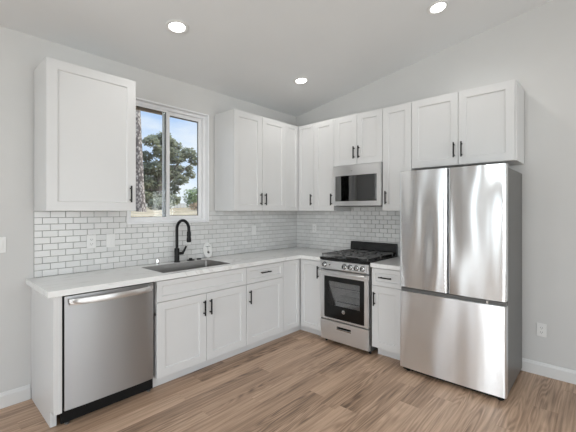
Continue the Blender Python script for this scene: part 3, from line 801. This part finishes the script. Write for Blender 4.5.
bm = nb(); box(bm, .002, FW-.002, -.690, -.656, .7425, .7505); box(bm, .4155, .4215, -.70, -.656, .7525, 1.765); obj('gasket', bm, 'rubber', t)
for x in (.03, FW-.11):
    bm = nb(); box(bm, x, x+.08, -.70, -.62, 1.7555 if x < .1 else 1.7555, 1.772); h_ = obj('hinge_cover', bm, 'rubber', t, .003); h_.location.y = .045
bm = nb(); box(bm, .02, FW-.02, -.69, -.60, .012, .0345); obj('grille', bm, 'rubber', t, .002)
for x in (.06, FW-.05):
    for y in (-.665, -.10):
        bm = nb(); cyl(bm, (x, y, .0005), (x, y, .0345), .02); obj('foot', bm, 'rubber', t)
bm = nb(); box(bm, .70, .716, -.7115, -.7005, .717, .740); obj('latch_tab', bm, 'steel', t, .001)

# ------------------------------------------------------------------ outdoors
M['soil'] = mat('dry_soil', (.66, .52, .34), .95, var=.4, vscale=3.5, bump=.5, bscale=6)
M['leaf'] = mat('tree_leaf', (.27, .275, .17), .6, var=.4, vscale=1.5)
M['leaf2'] = mat('shrub_leaf', (.30, .38, .17), .6, var=.4, vscale=2)
M['leaf3'] = mat('dry_shrub_leaf', (.55, .37, .22), .7, var=.5, vscale=2.5)
M['bark'] = mat('tree_bark', (.22, .18, .15), .9, var=.3, vscale=8)
def palm_mat():
    m, n, l, b = base_mat('palm_bark')
    tc = n.new('ShaderNodeTexCoord'); mp = n.new('ShaderNodeMapping'); mp.inputs['Scale'].default_value = (1, 1, .6); l.new(tc.outputs['Object'], mp.inputs[0])
    v = n.new('ShaderNodeTexVoronoi'); v.inputs['Scale'].default_value = 18; l.new(mp.outputs[0], v.inputs[0])
    r = n.new('ShaderNodeValToRGB'); r.color_ramp.elements[0].color = (.85, .76, .68, 1); r.color_ramp.elements[1].color = (.16, .13, .12, 1); r.color_ramp.elements[1].position = .62
    l.new(v.outputs['Distance'], r.inputs[0]); l.new(r.outputs[0], b.inputs['Base Color']); b.inputs['Roughness'].default_value = .95
    return m
M['palm'] = palm_mat()
def gz(x, y):
    base = -.15 if y < 1.2 else min(1.26, -.15+(y-1.2)*.9)
    far = 1.26 + max(0, (y-5))*.03
    z = base if base < 1.255 else far
    z += max(0, min(1, (3.4+(y-8)*.3-x)/4))*.12*min(1, max(0, (y-3)/4))
    return z + (.025*math.sin(x*2.1+y)*math.cos(y*1.7-x) if y > 2.5 else 0)
bm = nb(); nx, ny = 60, 70; V = []
for i in range(nx+1):
    x = -14+i*50/nx
    V.append([bm.verts.new((x, .2+(j/ny)**2*60, gz(x, .2+(j/ny)**2*60))) for j in range(ny+1)])
for i in range(nx):
    for j in range(ny): bm.faces.new((V[i][j], V[i+1][j], V[i+1][j+1], V[i][j+1]))
struct(obj('ground', bm, 'soil', smooth=True))
bm = nb(); box(bm, -30, 30, -40, -6.9, -.3, -.2); box(bm, -30, -6.6, -6.9, .15, -.3, -.2); struct(obj('patio_ground', bm, 'soil'))

def leaf_mesh(centres, n_, size, seed):
    """centres: (x, y, z, rx, ry, rz); many small folded leaf blades scattered near each ellipsoid's surface"""
    rnd = random.Random(seed); vs = []; fs = []
    tot = sum(c[3]*c[5] for c in centres)
    for c in centres:
        for _ in range(int(n_*c[3]*c[5]/tot)):
            a, b = rnd.uniform(0, 2*PI), math.acos(rnd.uniform(-1, 1)); r = rnd.uniform(.45, 1)**.6
            p = Vector((c[0]+c[3]*r*math.sin(b)*math.cos(a), c[1]+c[4]*r*math.sin(b)*math.sin(a), c[2]+c[5]*r*math.cos(b)))
            d = Vector((rnd.gauss(0, 1), rnd.gauss(0, 1), rnd.gauss(0, .6)-.3)).normalized(); s = size*rnd.uniform(.6, 1.4)
            q = d.orthogonal().normalized()*s*.38
            i = len(vs); vs += [p, p+d*s*.5+q, p+d*s, p+d*s*.5-q]; fs.append((i, i+1, i+2, i+3))
    me = bpy.data.meshes.new('foliage'); me.from_pydata(vs, [], fs); return me
def plant(name, label, cat, base, clumps, n_, size, lm, seed, trunk=None, group=None):
    t = thing(name, label, cat, base, 0, group)
    me = leaf_mesh(clumps, n_, size, seed); me.materials.append(M[lm]); o = bpy.data.objects.new('foliage', me); COL.objects.link(o); o.parent = t
    bm = nb()
    for pts, r in (trunk or []): tube(bm, pts, r, 8)
    if not trunk:
        for c in clumps[:4]: tube(bm, [(0, 0, 0), (c[0]*.5, c[1]*.5, c[2]*.6), (c[0], c[1], c[2])], [.03, .02, .01], 6)
    obj('branches' if not trunk else 'trunk', bm, 'bark', t, smooth=True)
    return t
# big tree: crown through both panes
tx, ty = 4.75, 14.0; tz = gz(tx, ty)
rnd = random.Random(3)
def P(x, z): return (x-tx, z-tz)
cl = []
for x, z, r in ((4.25, 4.9, .35), (4.6, 5.15, .3), (5.0, 5.3, .3), (5.35, 5.05, .42), (5.75, 4.95, .34), (6.15, 4.55, .38), (6.55, 4.15, .33), (4.3, 4.25, .35), (4.9, 4.45, .5), (5.5, 4.3, .55),
                (6.1, 3.75, .38), (6.55, 3.45, .26), (4.2, 3.6, .5), (4.8, 3.6, .6), (5.4, 3.5, .55), (5.75, 3.1, .4), (4.1, 2.9, .5), (4.7, 2.8, .6), (5.35, 2.6, .5), (4.1, 2.2, .5), (4.7, 2.1, .55), (5.3, 2.0, .35), (6.7, 3.85, .2)):
    px_, pz_ = P(x, z); cl.append((px_, rnd.uniform(-.5, .7), pz_, r*1.05, r*1.2, r*.72))
tr = [([(0, 0, 0), (.05, 0, 1.0), (.1, .1, 2.0), (.25, .1, 3.0), (.5, 0, 3.8)], [.16, .13, .11, .07, .03])]
for i in (3, 5, 6, 8, 10, 12, 16): tr.append(([(.05, 0, 1.0), (cl[i][0]*.5, cl[i][1]*.5, cl[i][2]*.7), cl[i][:3]], [.07, .045, .015]))
plant('leafy_tree', 'large dark grey-green tree seen through both window panes', 'tree', (tx, ty, tz), cl, 15000, .13, 'leaf', 1, tr)
# palm: only its rough trunk shows in the left pane
px_, py_ = 1.275, 8.0; pz_ = gz(px_, py_)
t = thing('palm_tree', 'palm with a rough mottled trunk at the left side of the window view', 'tree', (px_, py_, pz_))
bm = nb(); pts = [(0.0, 0, -.05)]+[(-.019*k, 0, .4*k) for k in range(1, 17)]; tube(bm, pts, [.17, .14]+[.125]*14+[.11], 14)
o = obj('trunk', bm, 'palm', t, smooth=True)
bm = nb(); rnd = random.Random(4)
for k in range(22):
    a = 2*PI*k/22; tilt = rnd.uniform(.1, 1.1); L = 2.0; prev = None
    for s in range(13):
        u = s/12; rad = L*u*math.cos(tilt*(1-u)+.1); hgt = 6.4+L*.9*math.sin(tilt)*u-1.6*u*u
        c_ = Vector((-.30+rad*math.cos(a), rad*math.sin(a), hgt))
        if prev is not None:
            sd_ = Vector((-math.sin(a), math.cos(a), 0)); wv = .25*math.sin(PI*min(1, u+.1))+.02
            for sg in (-1, 1):
                tip = c_+sd_*sg*wv+Vector((0, 0, -wv*.6)); v = [bm.verts.new(q_) for q_ in (prev, c_, tip)]; bm.faces.new(v)
        prev = c_
obj('fronds', bm, 'leaf2', t)
def shrub(x, y, rx, rz, lm, label, seed, n_=900, size=.09, group=None):
    z = gz(x, y); r_ = random.Random(seed)
    cl = [(r_.uniform(-.6, .6)*rx, r_.uniform(-.4, .4)*rx, rz*r_.uniform(.35, .8), rx*.5, rx*.5, rz*.45) for _ in range(6)]
    plant('leafy_shrub', label, 'shrub', (x, y, z-.02), cl, n_, size, lm, seed, None, group)
shrub(7.9, 16.0, .65, 1.15, 'leaf2', 'yellow-green bush at the right side of the right window pane', 21, 1800)
shrub(5.3, 11.0, .55, .42, 'leaf3', 'low dry brown shrub in the right window pane below the big tree', 22)
shrub(6.75, 11.6, .45, .38, 'leaf2', 'low green shrub in the right window pane beside the dry brown one', 23)
shrub(3.15, 10.5, .5, .42, 'leaf', 'low dark green shrub in the left window pane right of the palm trunk', 24)
bm = nb()
for k in range(40): box(bm, 3.5+k*.22, 3.5+k*.22+.19, 17.5, 17.53, 1.55, 1.92)
box(bm, 3.45, 12.4, 17.54, 17.60, 1.62, 1.66); box(bm, 3.45, 12.4, 17.54, 17.60, 1.82, 1.86)
tag(obj('picket_fence', bm, 'trim'), 'low white fence far outside the right window pane', 'fence')
